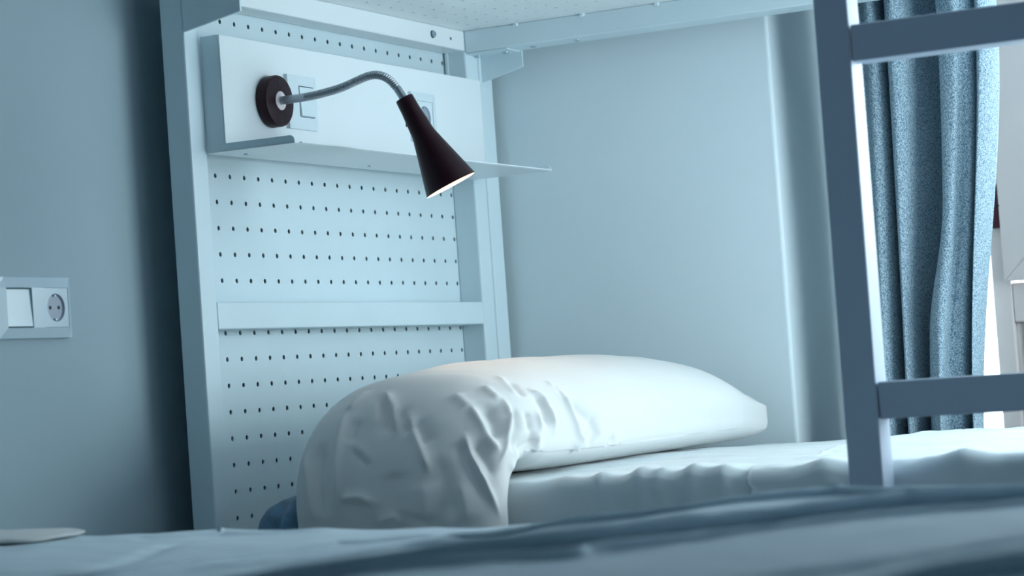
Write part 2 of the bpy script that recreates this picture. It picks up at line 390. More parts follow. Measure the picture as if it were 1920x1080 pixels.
# switch and socket on the panel (frame ring with bevelled border + insert)
def plate_frame(P, u0, u1, v0, v1, holes, t, name, m, parent):
    """plate with rectangular openings in a row along u; outer border slopes down"""
    bm = bmesh.new(); us = [u0]
    for h in holes: us += [h[0], h[1]]
    us.append(u1); va, vb = holes[0][2], holes[0][3]; vsx = [v0, va, vb, v1]
    def zf(u, v): return t*.7 if (u in (u0, u1) or v in (v0, v1)) else t
    c = {}
    def V(u, v, d=None):
        d = zf(u, v) if d is None else d; k = (u, v, d)
        if k not in c: c[k] = bm.verts.new(P(u, v, d))
        return c[k]
    for i in range(len(us)-1):
        for j in range(3):
            if j == 1 and i % 2 == 1:
                a, b, e, f = us[i], us[i+1], va, vb
                for q, w in (((a, e), (b, e)), ((b, e), (b, f)), ((b, f), (a, f)), ((a, f), (a, e))):
                    bm.faces.new((V(*q), V(*w), V(*w, .0), V(*q, .0)))
                continue
            a, b, e, f = us[i], us[i+1], vsx[j], vsx[j+1]
            bm.faces.new((V(a, e), V(b, e), V(b, f), V(a, f)))
    for q, w in (((u0, v0), (u1, v0)), ((u1, v0), (u1, v1)), ((u1, v1), (u0, v1)), ((u0, v1), (u0, v0))):
        ring = [x for x in us if True] if q[1] == w[1] else vsx
        seq = ([(x, q[1]) for x in ring] if q[1] == w[1] else [(q[0], y) for y in ring])
        for s, e in zip(seq, seq[1:]): bm.faces.new((V(*s), V(*e), V(*e, .0), V(*s, .0)))
    return link(name, from_bm(name, bm), m, parent)
def rocker(x, y0, y1, z0, z1, parent, m='plastic'):
    bm = bmesh.new()
    pts = [(x, z0), (x+.0065, z0+.0012), (x+.0048, (z0+z1)/2), (x+.0038, z1-.0012), (x, z1)]
    return prism('rocker', pts, 1, y0, y1, m, parent, .0004)
def socket_insert(x, yc, zc, parent, half=.0275, m='plastic'):
    seg = 32; bm = bmesh.new(); R = .0195
    # face plate with a round well
    border = []
    for k in range(seg):
        a = 2*math.pi*k/seg; cx, sx = math.cos(a), math.sin(a); s = half/max(abs(cx), abs(sx)); border.append((s*cx, s*sx))
    o_ = [bm.verts.new((x+.004, yc+p[0], zc+p[1])) for p in border]
    o2 = [bm.verts.new((x, yc+p[0], zc+p[1])) for p in border]
    h_ = [bm.verts.new((x+.004, yc+R*math.cos(2*math.pi*k/seg), zc+R*math.sin(2*math.pi*k/seg))) for k in range(seg)]
    for k in range(seg):
        k2 = (k+1) % seg
        bm.faces.new((o_[k], o_[k2], h_[k2], h_[k])); bm.faces.new((o2[k], o2[k2], o_[k2], o_[k]))
    s = link('socket_face', from_bm('socket_face', bm), m, parent)
    # well
    bm = bmesh.new(); rings = []
    for d, r in ((.004, R), (.0012, R*.93), (.0008, R*.9)):
        rings.append([bm.verts.new((x+d, yc+r*math.cos(2*math.pi*k/seg), zc+r*math.sin(2*math.pi*k/seg))) for k in range(seg)])
    for a, b in zip(rings, rings[1:]):
        for k in range(seg): bm.faces.new((a[k], a[(k+1) % seg], b[(k+1) % seg], b[k]))
    bm.faces.new(rings[-1])
    link('socket_well', from_bm('socket_well', bm), 'plastic_in', s, label='grey round socket well')
    for dy in (-.0095, .0095): lathe('pin_hole', [(0, .0026), (.0006, .0026)], (x+.0008, yc+dy, zc), (1, 0, 0), 'black', s, 12)
    for dz in (-1, 1): box('earth_clip', (x+.001, yc-.002, zc+dz*.0165-.0015), (x+.0035, yc+.002, zc+dz*.0165+.0015), 'zinc', s, .0004)
    return s
PX = lambda x: (lambda u, v, d: (x+d, u, v))
sw_ = root('light_switch', (XS, .127, 1.069), 'white square rocker switch behind the lamp neck on the shelf panel', 'switch')
plate_frame(PX(XS), .0855, .1685, 1.069, 1.153, [(.1125, .1555, 1.0875, 1.1365)], .009, 'switch_frame', 'plastic', sw_)
rocker(XS+.0065, .1133, .1547, 1.0883, 1.1357, sw_)
so = root('power_socket', (XS, .519, 1.0725), 'white power socket half hidden behind the black lamp shade', 'socket')
plate_frame(PX(XS), .4775, .5605, 1.0725, 1.1565, [(.4915, .5465, 1.087, 1.142)], .009, 'socket_frame', 'plastic', so)
socket_insert(XS+.004, .519, 1.1145, so, .0272)
# double plate on the left wall
dp = root('switch_and_socket_plate', (XL, -.3985, .7595), 'white double plate with rocker switch and round socket on left wall', 'outlet')
PW = PX(XL)
zc = .8040
plate_frame(PW, -.4785, -.3185, zc-.0425, zc+.0415, [(-.4615, -.4065, zc-.028, zc+.027), (-.3820, -.3270, zc-.028, zc+.027)], .010, 'plate_frame', 'plastic_shaded', dp)
rocker(XL+.003, -.4608, -.4072, zc-.0273, zc+.0263, dp, 'plastic_shaded')
socket_insert(XL+.0055, -.3545, zc-.0005, dp, .0272, 'plastic_shaded')

# ------------------------------------------------------------------ reading lamp
LY, LZ = .040, 1.106
lamp = root('reading_lamp', (XS, LY, LZ-.041), 'black gooseneck reading lamp with cone shade mounted on the shelf panel', 'lamp')
bs = lathe('lamp_base', [(0, .0375), (.002, .0395), (.0165, .0395), (.019, .0385), (.020, .036), (.020, .001)], (XS, LY, LZ), (1, 0, 0), 'dark', lamp, 48)
for dz in (-.0275, .0275): lathe('screw_recess', [(0, .0048), (.0004, .0048)], (XS+.0201, LY, LZ+dz), (1, 0, 0), 'black', bs, 14)
for dz in (-.0275, .0275): lathe('screw', [(0, .0034), (.0006, .003), (.0008, .001)], (XS+.0203, LY+.0005, LZ+dz), (1, 0, 0), 'dark', bs, 12)
lathe('collar', [(0, .0145), (.0012, .0145), (.0018, .0135), (.0018, .001)], (XS+.0199, LY, LZ), (1, 0, 0), 'brass', lamp, 28, label='pale round collar')
def gp(x, z, y): return Vector((x, y, z))
neck = [gp(XS+.0205, LZ, LY), gp(.143, 1.1062, .039), gp(.174, 1.1078, .037), gp(.211, 1.1120, .034), gp(.240, 1.1195, .034), gp(.259, 1.1238, .034), gp(.274, 1.1238, .035), gp(.290, 1.1168, .036), gp(.304, 1.1010, .038), gp(.3145, 1.082, .040)]
nk, Ln = resample(catmull(neck, 24), 520)
def nrad(t):
    s = t*Ln
    if s < .046: return .0064
    if s > Ln-.022: return .0062
    return .0057 + .0009*math.sin(2*math.pi*s/.0034)
sweep('gooseneck', nk, nrad, 'chrome', lamp, 14)
A = Vector((.3135, .040, 1.0855)); B = Vector((.3660, .070, .9515)); ax = (B-A).normalized(); Ls = (B-A).length
outer = [(0, .006), (.0, .0125), (.0015, .0137), (.02, .0142), (Ls*.40, .0175), (Ls*.45, .0190), (Ls*.48, .0203), (Ls*.52, .0217), (Ls*.995, .0402), (Ls, .0404)]
shade = lathe('lamp_shade', outer, A, ax, 'dark', lamp, 56, capb=False, label='matt black cone shade')
lathe('shade_lining', [(Ls, .0404), (Ls-.0002, .0394), (Ls*.55, .0212), (Ls*.5, .012)], A, ax, 'inner', shade, 56, capa=False)
lathe('bulb', [(Ls*.52, .008), (Ls*.60, .012), (Ls*.70, .017), (Ls*.78, .0185), (Ls*.84, .016), (Ls*.88, .009), (Ls*.89, .001)], A, ax, 'bulb', shade, 24)
box('switch_tab', tuple(A+ax*.038+Vector((-.0165, -.0035, -.008))), tuple(A+ax*.038+Vector((-.0135, -.0005, .008))), 'dark', shade, .0008)
ld = bpy.data.lights.new('lamp_light', 'SPOT'); ld.energy = 1.0; ld.color = (1, .72, .50); ld.spot_size = math.radians(95); ld.spot_blend = .7; ld.shadow_soft_size = .02
lo_ = bpy.data.objects.new('lamp_light', ld); COL.objects.link(lo_); lo_.location = A+ax*(Ls*.93); lo_.rotation_euler = ax.to_track_quat('-Z', 'Y').to_euler()

# ------------------------------------------------------------------ ladder
LDY = -.172
ladder = root('bunk_ladder', (1.22, LDY+.02, 0), 'white steel ladder with flat wide rungs standing before the lower bunk', 'ladder')
def stile(x0):
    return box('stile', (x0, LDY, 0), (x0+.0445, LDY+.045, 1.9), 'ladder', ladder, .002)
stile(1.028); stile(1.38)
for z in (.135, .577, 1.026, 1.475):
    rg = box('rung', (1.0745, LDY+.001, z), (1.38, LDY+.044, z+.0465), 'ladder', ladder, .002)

# ------------------------------------------------------------------ lower mattress with fitted sheet
def fbm(x, y, z, s, o=3):
    v = 0; a = 1
    for k in range(o): v += a*noise.noise(Vector((x, y, z))*s*(2**k)); a *= .5
    return v
MY0, MY1, MX0, MX1 = -.110, .845, .235, 1.94
def matt_top(x, y):
    t = (y-MY0)/(MY1-MY0)
    z = .5165 + .010*math.sin(math.pi*min(1, max(0, t)))**.8 - .0045*(t < .0)
    return z
def section(x, off, y_lo, y_hi, zlo_f, zlo_b, n_side=10, n_arc=10, n_top=70, r=.020, rear=True):
    """outline of the mattress at x: front side, rounded edge, top, rounded edge, rear side"""
    P = []
    zt0 = matt_top(x, y_lo)+off; zt1 = matt_top(x, y_hi)+off
    for k in range(n_side): P.append((y_lo-off, zlo_f+(zt0-r-zlo_f)*k/n_side))
    for k in range(n_arc+1):
        a = math.pi/2*k/n_arc; P.append((y_lo-off+r-r*math.cos(a), zt0-r+r*math.sin(a)))
    for k in range(1, n_top):
        y = y_lo-off+r+(y_hi-y_lo+2*off-2*r)*k/n_top; P.append((y, matt_top(x, y)+off))
    if rear:
        for k in range(n_arc+1):
            a = math.pi/2*k/n_arc; P.append((y_hi+off-r+r*math.sin(a), zt1-r+r*math.cos(a)))
        for k in range(1, n_side+1): P.append((y_hi+off, zt1-r-(zt1-r-zlo_b)*k/n_side))
    return P
def wrinkle(x, y, z):
    """folds of the sheet where it is pulled over the front edge"""
    d = 0
    edge = math.exp(-((y-MY0-.01)/.055)**2)
    for xc, w, a in [(.655, .018, .006), (.715, .022, .009), (.745, .014, .005), (.79, .024, .009), (.835, .02, .006), (.60, .03, .004), (1.16, .03, .006), (1.27, .025, .005), (1.38, .03, .005), (1.5, .03, .006)]:
        xs = xc + .35*(y-MY0) - .25*(z-.5)
        d += 1.7*a*edge*math.exp(-abs((x-xs)/w)**1.4)
    d += .0022*fbm(x*.6, y*1.6, z*2, 9) + .0012*fbm(x, y, z, 28, 2)
    return d
rows = []; NX = 300
for i in range(NX+1):
    x = MX0+(MX1-MX0)*i/NX; e = min(x-MX0, MX1-x); sh_ = .03*(1-min(1, e/.03))**2
    row = []
    sec = section(x, 0, MY0+sh_, MY1-sh_, .348, .348)
    cy, cz = (MY0+MY1)/2, .43
    for y, z in sec:
        d = wrinkle(x, y, z) if z > .36 else 0
        g = -.004*math.exp(-((x-.512)/.0035)**2) if y < MY0+.02 else 0
        nzv = 1 if z > .50 else 0; nyv = -1 if y < MY0+.02 else (1 if y > MY1-.02 else 0)
        row.append(Vector((x, y+nyv*(min(.011, max(0, d)*.8)+g), z+nzv*d-(.03*(1-min(1, e/.03))**2 if z > .5 else 0))))
    rows.append(row)
me = grid_mesh('mattress', rows); n = len(rows[0])
bm = bmesh.new(); bm.from_mesh(me); bm.verts.ensure_lookup_table()
bm.faces.new([bm.verts[k] for k in range(n)]); bm.faces.new([bm.verts[NX*n+k] for k in reversed(range(n))])
bm.faces.new([bm.verts[i*n] for i in range(NX, -1, -1)] + [bm.verts[i*n+n-1] for i in range(NX+1)])
bmesh.ops.recalc_face_normals(bm, faces=bm.faces)
bm.to_mesh(me); bm.free()
mt = link('mattress', me, 'sheet', None, smooth=True)
tag(mt, 'lower bunk mattress in a white fitted sheet beneath the pillow', 'mattress')

# loose top sheet over the foot half, its edge running across the bed
rows = []
def sheet_edge(y, z):
    b = .878 + .02*math.sin(9*y+1) + .008*math.sin(31*y) + (.0 if y > 0 else .0)
    return b - .012*sstep(.0, -.12, y)*(1 if z > .5 else .5)
NXS = 150
for i in range(NXS+1):
    t = i/NXS; row = []
    base = section(1.2, .005, MY0, MY1, .36, .45, 22, 10, 90)
    for y, z in base:
        x0 = sheet_edge(y, z); x = x0+(1.945-x0)*t**1.25
        front = y < MY0+.03
        hem = math.exp(-((x-x0)/.01)**2)
        d = max(-.002, wrinkle(x, y, z)) + .0018*hem + .003*math.exp(-((x-x0-.03)/.02)**2)*(.5+.5*math.sin(60*y))
        d += .004*fbm(x*.5, y*1.3, z, 7)
        if front: d += .010*math.exp(-((x-x0-.07-.5*(z-.45))/.03)**2)*sstep(.42, .5, z) + .006*math.sin((x+.4*z)*42)*sstep(.50, .44, z)
        d = max(d, -.001)
        row.append(Vector((x, y-(min(d, .011) if y < MY0+.02 else 0), z+(d if z > .495 else 0))))
    rows.append(row)
sme = grid_mesh('top_sheet', rows)
ts = link('top_sheet', sme, 'sheet', None, smooth=True)
md = ts.modifiers.new('thick', 'SOLIDIFY'); md.thickness = .0025; md.offset = 1
tag(ts, 'loose white top sheet with creased edge over the foot half of lower bunk', 'sheet')

# ------------------------------------------------------------------ pillow
# centre line runs from the far end along the bed, then bends down over the front edge of the mattress
PCX = .383; PZ = .585
def pil_center(l):
    """l: length from the far end -> (point y,z, outward normal y,z)"""
    l1, R = .885, .098
    if l < l1: return (.828-l, PZ), (0., 1.)
    yb = .828-l1; a = (l-l1)/R
    if a < math.pi/2: return (yb-R*math.sin(a), PZ-R+R*math.cos(a)), (-math.sin(a), math.cos(a))
    return (yb-R, PZ-R-(l-l1-R*math.pi/2)), (-1., 0.)
LT = .885+.098*math.pi/2+.085
top_t = [(0, 0.), (.008, .014), (.035, .040), (.10, .072), (.20, .094), (.42, .106), (.60, .107), (.75, .104), (.88, .094), (.97, .074), (1.04, .054), (LT, .034)]
bot_t = [(0, .054), (.03, .058), (.10, .061), (.70, .062), (.85, .058), (.93, .042), (1.0, .026), (LT, .014)]
hw_t = [(0, .160), (.10, .158), (.3, .164), (.6, .168), (.85, .165), (1.0, .163), (LT, .160)]
def plin(tab, x):
    for (a, p), (b, q) in zip(tab, tab[1:]):
        if x <= b: return p+(q-p)*(x-a)/(b-a)
    return tab[-1][1]
CREASES = []   # (a, b, width, height)
#CREASES_BEGIN
CREASES = [  # fold lines of the pillow case: points, width, height
    ([(0.514, -0.029, 0.646), (0.518, -0.025, 0.642), (0.522, -0.021, 0.638), (0.525, -0.016, 0.634), (0.529, -0.010, 0.630), (0.532, -0.010, 0.625), (0.535, -0.009, 0.619), (0.537, -0.008, 0.614), (0.539, -0.005, 0.608), (0.540, -0.005, 0.600), (0.541, -0.003, 0.593), (0.541, -0.001, 0.585), (0.541, 0.001, 0.577)], 0.006, 0.008),
    ([(0.523, -0.022, 0.637), (0.526, -0.023, 0.633), (0.529, -0.022, 0.628), (0.532, -0.021, 0.623), (0.534, -0.019, 0.618), (0.537, -0.020, 0.610), (0.539, -0.020, 0.602), (0.540, -0.019, 0.594), (0.540, -0.016, 0.586)], 0.008, -0.007),
    ([(0.523, 0.057, 0.645), (0.527, 0.053, 0.640), (0.531, 0.051, 0.634), (0.535, 0.049, 0.629), (0.537, 0.049, 0.623), (0.540, 0.049, 0.616), (0.543, 0.051, 0.608), (0.545, 0.054, 0.601), (0.546, 0.059, 0.593), (0.546, 0.063, 0.584), (0.546, 0.067, 0.574), (0.546, 0.073, 0.565), (0.544, 0.082, 0.555)], 0.006, 0.008),
    ([(0.534, 0.067, 0.630), (0.538, 0.070, 0.624), (0.541, 0.074, 0.618), (0.543, 0.079, 0.612), (0.545, 0.085, 0.606), (0.546, 0.092, 0.601), (0.547, 0.099, 0.596), (0.547, 0.107, 0.591), (0.548, 0.115, 0.587), (0.548, 0.107, 0.581), (0.547, 0.099, 0.575), (0.547, 0.091, 0.569), (0.546, 0.084, 0.563)], 0.012, -0.01),
    ([(0.547, 0.122, 0.598), (0.547, 0.107, 0.589), (0.547, 0.093, 0.580), (0.547, 0.079, 0.571), (0.545, 0.067, 0.562), (0.543, 0.060, 0.557), (0.538, 0.059, 0.551), (0.532, 0.061, 0.545), (0.522, 0.071, 0.539)], 0.006, 0.008),
    ([(0.550, 0.153, 0.584), (0.550, 0.140, 0.577), (0.549, 0.129, 0.571), (0.548, 0.119, 0.564), (0.546, 0.110, 0.558), (0.544, 0.104, 0.554), (0.541, 0.101, 0.551), (0.538, 0.098, 0.548), (0.534, 0.097, 0.544)], 0.005, 0.005),
    ([(0.549, 0.135, 0.579), (0.549, 0.122, 0.571), (0.547, 0.110, 0.563), (0.545, 0.102, 0.555), (0.538, 0.103, 0.547)], 0.006, -0.005),
    ([(0.550, 0.213, 0.562), (0.549, 0.200, 0.558), (0.548, 0.189, 0.553), (0.543, 0.185, 0.548), (0.538, 0.182, 0.544)], 0.005, 0.004),
    ([(0.551, 0.186, 0.565), (0.550, 0.173, 0.560), (0.549, 0.163, 0.555), (0.544, 0.161, 0.550), (0.539, 0.158, 0.545)], 0.006, -0.004),
    ([(0.508, -0.093, 0.639), (0.514, -0.100, 0.631), (0.520, -0.105, 0.624), (0.524, -0.109, 0.616), (0.528, -0.111, 0.608), (0.529, -0.118, 0.601), (0.530, -0.124, 0.594), (0.531, -0.129, 0.588), (0.531, -0.134, 0.581), (0.531, -0.141, 0.571), (0.532, -0.148, 0.561), (0.531, -0.154, 0.551), (0.531, -0.160, 0.541)], 0.005, 0.009),
    ([(0.494, -0.126, 0.632), (0.500, -0.131, 0.625), (0.506, -0.134, 0.618), (0.512, -0.137, 0.611), (0.517, -0.139, 0.604), (0.520, -0.142, 0.597), (0.523, -0.144, 0.589), (0.526, -0.145, 0.582), (0.529, -0.146, 0.575)], 0.012, -0.012),
    ([(0.478, -0.135, 0.634), (0.484, -0.140, 0.627), (0.490, -0.145, 0.620), (0.496, -0.148, 0.614), (0.501, -0.151, 0.607), (0.507, -0.154, 0.599), (0.512, -0.156, 0.590), (0.517, -0.157, 0.582), (0.521, -0.158, 0.574), (0.524, -0.157, 0.570), (0.526, -0.156, 0.565), (0.529, -0.155, 0.561), (0.531, -0.153, 0.557)], 0.007, 0.009),
    ([(0.525, -0.089, 0.623), (0.528, -0.095, 0.616), (0.531, -0.099, 0.609), (0.533, -0.102, 0.601), (0.535, -0.104, 0.594), (0.535, -0.111, 0.585), (0.535, -0.117, 0.576), (0.535, -0.123, 0.568), (0.535, -0.129, 0.559)], 0.008, -0.007),
    ([(0.486, -0.171, 0.594), (0.489, -0.174, 0.587), (0.492, -0.176, 0.581), (0.496, -0.179, 0.574), (0.499, -0.181, 0.567), (0.504, -0.183, 0.557), (0.510, -0.183, 0.547), (0.514, -0.183, 0.537), (0.519, -0.182, 0.527), (0.524, -0.180, 0.511), (0.528, -0.176, 0.495), (0.531, -0.170, 0.480), (0.533, -0.162, 0.464)], 0.0045, 0.009),
    ([(0.501, -0.170, 0.583), (0.505, -0.172, 0.576), (0.509, -0.173, 0.569), (0.513, -0.174, 0.562), (0.517, -0.174, 0.555), (0.520, -0.173, 0.549), (0.524, -0.172, 0.542), (0.527, -0.170, 0.535), (0.529, -0.168, 0.529)], 0.01, -0.009),
    ([(0.483, -0.180, 0.582), (0.487, -0.183, 0.574), (0.492, -0.185, 0.565), (0.496, -0.187, 0.557), (0.500, -0.189, 0.548), (0.506, -0.189, 0.535), (0.512, -0.188, 0.521), (0.517, -0.186, 0.508), (0.522, -0.182, 0.494)], 0.014, -0.006),
    ([(0.533, -0.042, 0.617), (0.536, -0.044, 0.611), (0.537, -0.045, 0.604), (0.538, -0.044, 0.597), (0.539, -0.043, 0.591), (0.539, -0.048, 0.583), (0.539, -0.053, 0.576), (0.538, -0.056, 0.568), (0.536, -0.057, 0.560)], 0.006, 0.006),
    ([(0.533, -0.067, 0.615), (0.535, -0.070, 0.607), (0.537, -0.071, 0.599), (0.538, -0.070, 0.591), (0.538, -0.069, 0.583)], 0.007, -0.006),
    ([(0.540, -0.026, 0.571), (0.539, -0.041, 0.565), (0.536, -0.054, 0.560), (0.530, -0.060, 0.555), (0.522, -0.060, 0.550), (0.513, -0.059, 0.546), (0.503, -0.054, 0.542), (0.534, -0.130, 0.541), (0.534, -0.144, 0.538)], 0.007, 0.006),
    ([(0.539, -0.056, 0.577), (0.537, -0.070, 0.572), (0.536, -0.084, 0.568), (0.536, -0.098, 0.564), (0.535, -0.113, 0.559)], 0.009, -0.007),
    ([(0.340, -0.124, 0.657), (0.350, -0.136, 0.650), (0.358, -0.146, 0.643), (0.365, -0.154, 0.636), (0.372, -0.161, 0.629), (0.380, -0.170, 0.619), (0.388, -0.178, 0.609), (0.395, -0.185, 0.599), (0.401, -0.190, 0.589)], 0.0055, 0.01),
    ([(0.335, -0.130, 0.653), (0.343, -0.142, 0.646), (0.350, -0.151, 0.639), (0.356, -0.159, 0.632), (0.361, -0.166, 0.625), (0.368, -0.173, 0.617), (0.374, -0.179, 0.608), (0.380, -0.185, 0.600), (0.385, -0.190, 0.592)], 0.009, -0.008),
    ([(0.379, -0.159, 0.631), (0.389, -0.169, 0.621), (0.397, -0.176, 0.611), (0.405, -0.183, 0.601), (0.412, -0.189, 0.592)], 0.009, -0.006),
    ([(0.393, -0.160, 0.629), (0.402, -0.170, 0.619), (0.410, -0.178, 0.608), (0.418, -0.185, 0.597), (0.425, -0.191, 0.586), (0.432, -0.196, 0.574), (0.439, -0.200, 0.562), (0.445, -0.204, 0.550), (0.451, -0.206, 0.539)], 0.006, 0.009),
    ([(0.414, -0.173, 0.615), (0.421, -0.179, 0.605), (0.429, -0.185, 0.595), (0.436, -0.190, 0.586), (0.442, -0.194, 0.576)], 0.01, -0.006),
    ([(0.334, -0.138, 0.648), (0.343, -0.153, 0.637), (0.350, -0.164, 0.627), (0.356, -0.173, 0.617), (0.362, -0.180, 0.607)], 0.008, 0.005),
    ([(0.232, -0.167, 0.579), (0.241, -0.181, 0.566), (0.247, -0.189, 0.553), (0.251, -0.194, 0.540), (0.254, -0.198, 0.524), (0.256, -0.199, 0.508), (0.257, -0.199, 0.492), (0.255, -0.195, 0.476)], 0.007, 0.009),
    ([(0.262, -0.176, 0.593), (0.265, -0.185, 0.580), (0.267, -0.192, 0.566), (0.267, -0.196, 0.553), (0.267, -0.199, 0.539), (0.270, -0.202, 0.526), (0.272, -0.203, 0.513), (0.273, -0.203, 0.499), (0.273, -0.201, 0.486)], 0.014, -0.01),
    ([(0.294, -0.149, 0.636), (0.299, -0.165, 0.622), (0.301, -0.177, 0.608), (0.302, -0.185, 0.595), (0.302, -0.192, 0.581), (0.304, -0.202, 0.556), (0.304, -0.207, 0.531), (0.301, -0.207, 0.505), (0.295, -0.203, 0.479)], 0.008, 0.009),
    ([(0.322, -0.170, 0.620), (0.322, -0.176, 0.611), (0.321, -0.182, 0.603), (0.320, -0.187, 0.595), (0.319, -0.191, 0.586)], 0.01, -0.006),
    ([(0.319, -0.193, 0.582), (0.329, -0.197, 0.575), (0.339, -0.201, 0.568), (0.348, -0.203, 0.561), (0.357, -0.205, 0.554)], 0.004, -0.006),
    ([(0.322, -0.192, 0.586), (0.333, -0.196, 0.579), (0.343, -0.199, 0.572), (0.352, -0.202, 0.565), (0.361, -0.204, 0.559)], 0.005, 0.004),
    ([(0.305, -0.208, 0.512), (0.314, -0.209, 0.512), (0.323, -0.210, 0.512), (0.332, -0.210, 0.513), (0.341, -0.211, 0.513), (0.348, -0.211, 0.510), (0.356, -0.211, 0.507), (0.364, -0.211, 0.504), (0.371, -0.211, 0.501)], 0.005, 0.01),
    ([(0.308, -0.208, 0.503), (0.322, -0.209, 0.501), (0.335, -0.210, 0.499), (0.348, -0.210, 0.497), (0.360, -0.211, 0.495)], 0.008, -0.008),
    ([(0.356, -0.206, 0.474), (0.365, -0.207, 0.477), (0.374, -0.208, 0.480), (0.383, -0.209, 0.484), (0.392, -0.210, 0.487), (0.396, -0.209, 0.483), (0.399, -0.208, 0.479), (0.402, -0.206, 0.476), (0.406, -0.205, 0.472)], 0.008, 0.006),
    ([(0.378, -0.211, 0.499), (0.385, -0.211, 0.495), (0.393, -0.210, 0.491), (0.401, -0.209, 0.487), (0.408, -0.208, 0.483), (0.416, -0.207, 0.480), (0.423, -0.206, 0.477), (0.431, -0.205, 0.474), (0.438, -0.204, 0.471)], 0.008, -0.006),
    ([(0.457, -0.195, 0.566), (0.461, -0.199, 0.554), (0.465, -0.202, 0.541), (0.468, -0.204, 0.529), (0.470, -0.205, 0.516), (0.473, -0.204, 0.505), (0.474, -0.204, 0.494), (0.476, -0.202, 0.483), (0.477, -0.200, 0.472)], 0.02, -0.006),
    ([(0.437, -0.208, 0.532), (0.438, -0.209, 0.518), (0.439, -0.209, 0.503), (0.439, -0.208, 0.489), (0.439, -0.205, 0.474)], 0.018, 0.005),
    ([(0.395, -0.206, 0.548), (0.397, -0.209, 0.534), (0.398, -0.211, 0.520), (0.398, -0.211, 0.505), (0.397, -0.210, 0.491)], 0.02, -0.005),
    ([(0.488, -0.198, 0.529), (0.492, -0.199, 0.515), (0.494, -0.198, 0.500), (0.496, -0.196, 0.486), (0.498, -0.194, 0.471)], 0.012, 0.004),
    ([(0.311, -0.115, 0.658), (0.308, -0.128, 0.651), (0.305, -0.139, 0.644), (0.301, -0.148, 0.637), (0.296, -0.156, 0.630)], 0.007, 0.006),
    ([(0.453, -0.129, 0.645), (0.461, -0.134, 0.640), (0.470, -0.138, 0.634), (0.478, -0.142, 0.629), (0.485, -0.144, 0.623)], 0.009, 0.006),
    ([(0.480, -0.093, 0.654), (0.489, -0.099, 0.648), (0.498, -0.103, 0.642), (0.505, -0.105, 0.637), (0.512, -0.107, 0.631)], 0.006, 0.006),
    ([(0.471, -0.032, 0.668), (0.487, -0.049, 0.660), (0.500, -0.060, 0.652), (0.510, -0.066, 0.644), (0.519, -0.068, 0.636)], 0.006, 0.004),
    ([(0.510, 0.041, 0.656), (0.516, 0.041, 0.650), (0.522, 0.043, 0.645), (0.527, 0.046, 0.640), (0.531, 0.050, 0.634)], 0.005, 0.004),
    ([(0.495, -0.041, 0.657), (0.504, -0.046, 0.651), (0.512, -0.050, 0.645), (0.518, -0.051, 0.639), (0.524, -0.050, 0.633)], 0.007, -0.005),
    ([(0.518, 0.049, 0.649), (0.524, 0.047, 0.643), (0.529, 0.047, 0.637), (0.533, 0.048, 0.631), (0.537, 0.051, 0.625)], 0.006, -0.004),]
CREASES = [([Vector(p) for p in L], w, h) for L, w, h in CREASES]
#CREASES_END
NL, NT = 420, 300
CBOX = [(tuple(min(p[q] for p in L)-3*w for q in range(3)), tuple(max(p[q] for p in L)+3*w for q in range(3))) for L, w, h in CREASES]
rows = []
for i in range(NL+1):
    u = i/NL; l = LT*(u + .06*math.sin(2*math.pi*u)/(2*math.pi)*-1)
    (cy, cz), (ny, nz) = pil_center(l)
    a = plin(hw_t, l); tt = plin(top_t, l); tb = plin(bot_t, l)
    # smooth tables
    tt = sum(plin(top_t, max(0, l+d)) for d in (-.03, -.015, 0, .015, .03))/5 if .04 < l < LT-.03 else tt
    ear = math.exp(-(l/.035)**2)
    row = []
    for k in range(NT):
        th = 2*math.pi*k/NT; c, s = math.cos(th), math.sin(th)
        p = .80 if s > 0 else .74-.34*math.exp(-(l/.07)**2)
        ex = math.copysign(abs(c)**p, c)
        w = abs(s)
        eb = math.exp(-(l/.07)**2)
        h = (tt*w**.86 if s > 0 else -tb*w**(.48-.30*eb))
        x = PCX - .012*sstep(.6, 1., l) + (a+.006*ear*abs(ex)**6)*ex*(1 if s > 0 else 1-.13*eb*w)
        # far end seam bows inwards between the two ears
        bow = -.012*ear*(1-abs(ex)**3)
        row.append(Vector((x, cy+ny*h+bow, cz+nz*h)))
    rows.append(row)
me = grid_mesh('pillow', rows, closed=True)
bm = bmesh.new(); bm.from_mesh(me); bm.verts.ensure_lookup_table()
bm.faces.new([bm.verts[k] for k in range(NT)]); bm.faces.new([bm.verts[NL*NT+k] for k in reversed(range(NT))])
bmesh.ops.recalc_face_normals(bm, faces=bm.faces); bm.normal_update()
nrm = [v.normal.copy() for v in bm.verts]
for v, nn in zip(bm.verts, nrm):
    p = v.co.copy()
    if nn.z < -.5 and p.y > -.08: continue
    d = .0025*fbm(p.x, p.y, p.z, 8, 2)
    for (L, w, h), (mn_, mx_) in zip(CREASES, CBOX):
        if not all(mn_[q] < p[q] < mx_[q] for q in range(3)): continue
        best, tb_ = 9, 0
        for q, (a, b) in enumerate(zip(L, L[1:])):
            ds, t = seg_dist(p, a, b)
            if ds < best: best, tb_ = ds, (q+t)/(len(L)-1)
        if best < 3*w:
            tp = max(0, min(1, tb_/.25, (1-tb_)/.25))
            d += h*math.exp(-(best/w)**(1.15 if h > 0 else 1.6))*sstep(0, 1, tp)
    v.co = p + nn*d
bm.to_mesh(me); bm.free()
pw = link('pillow', me, 'cotton', None, smooth=True)
tag(pw, 'long plump white pillow in a creased case hanging over the mattress edge', 'pillow')

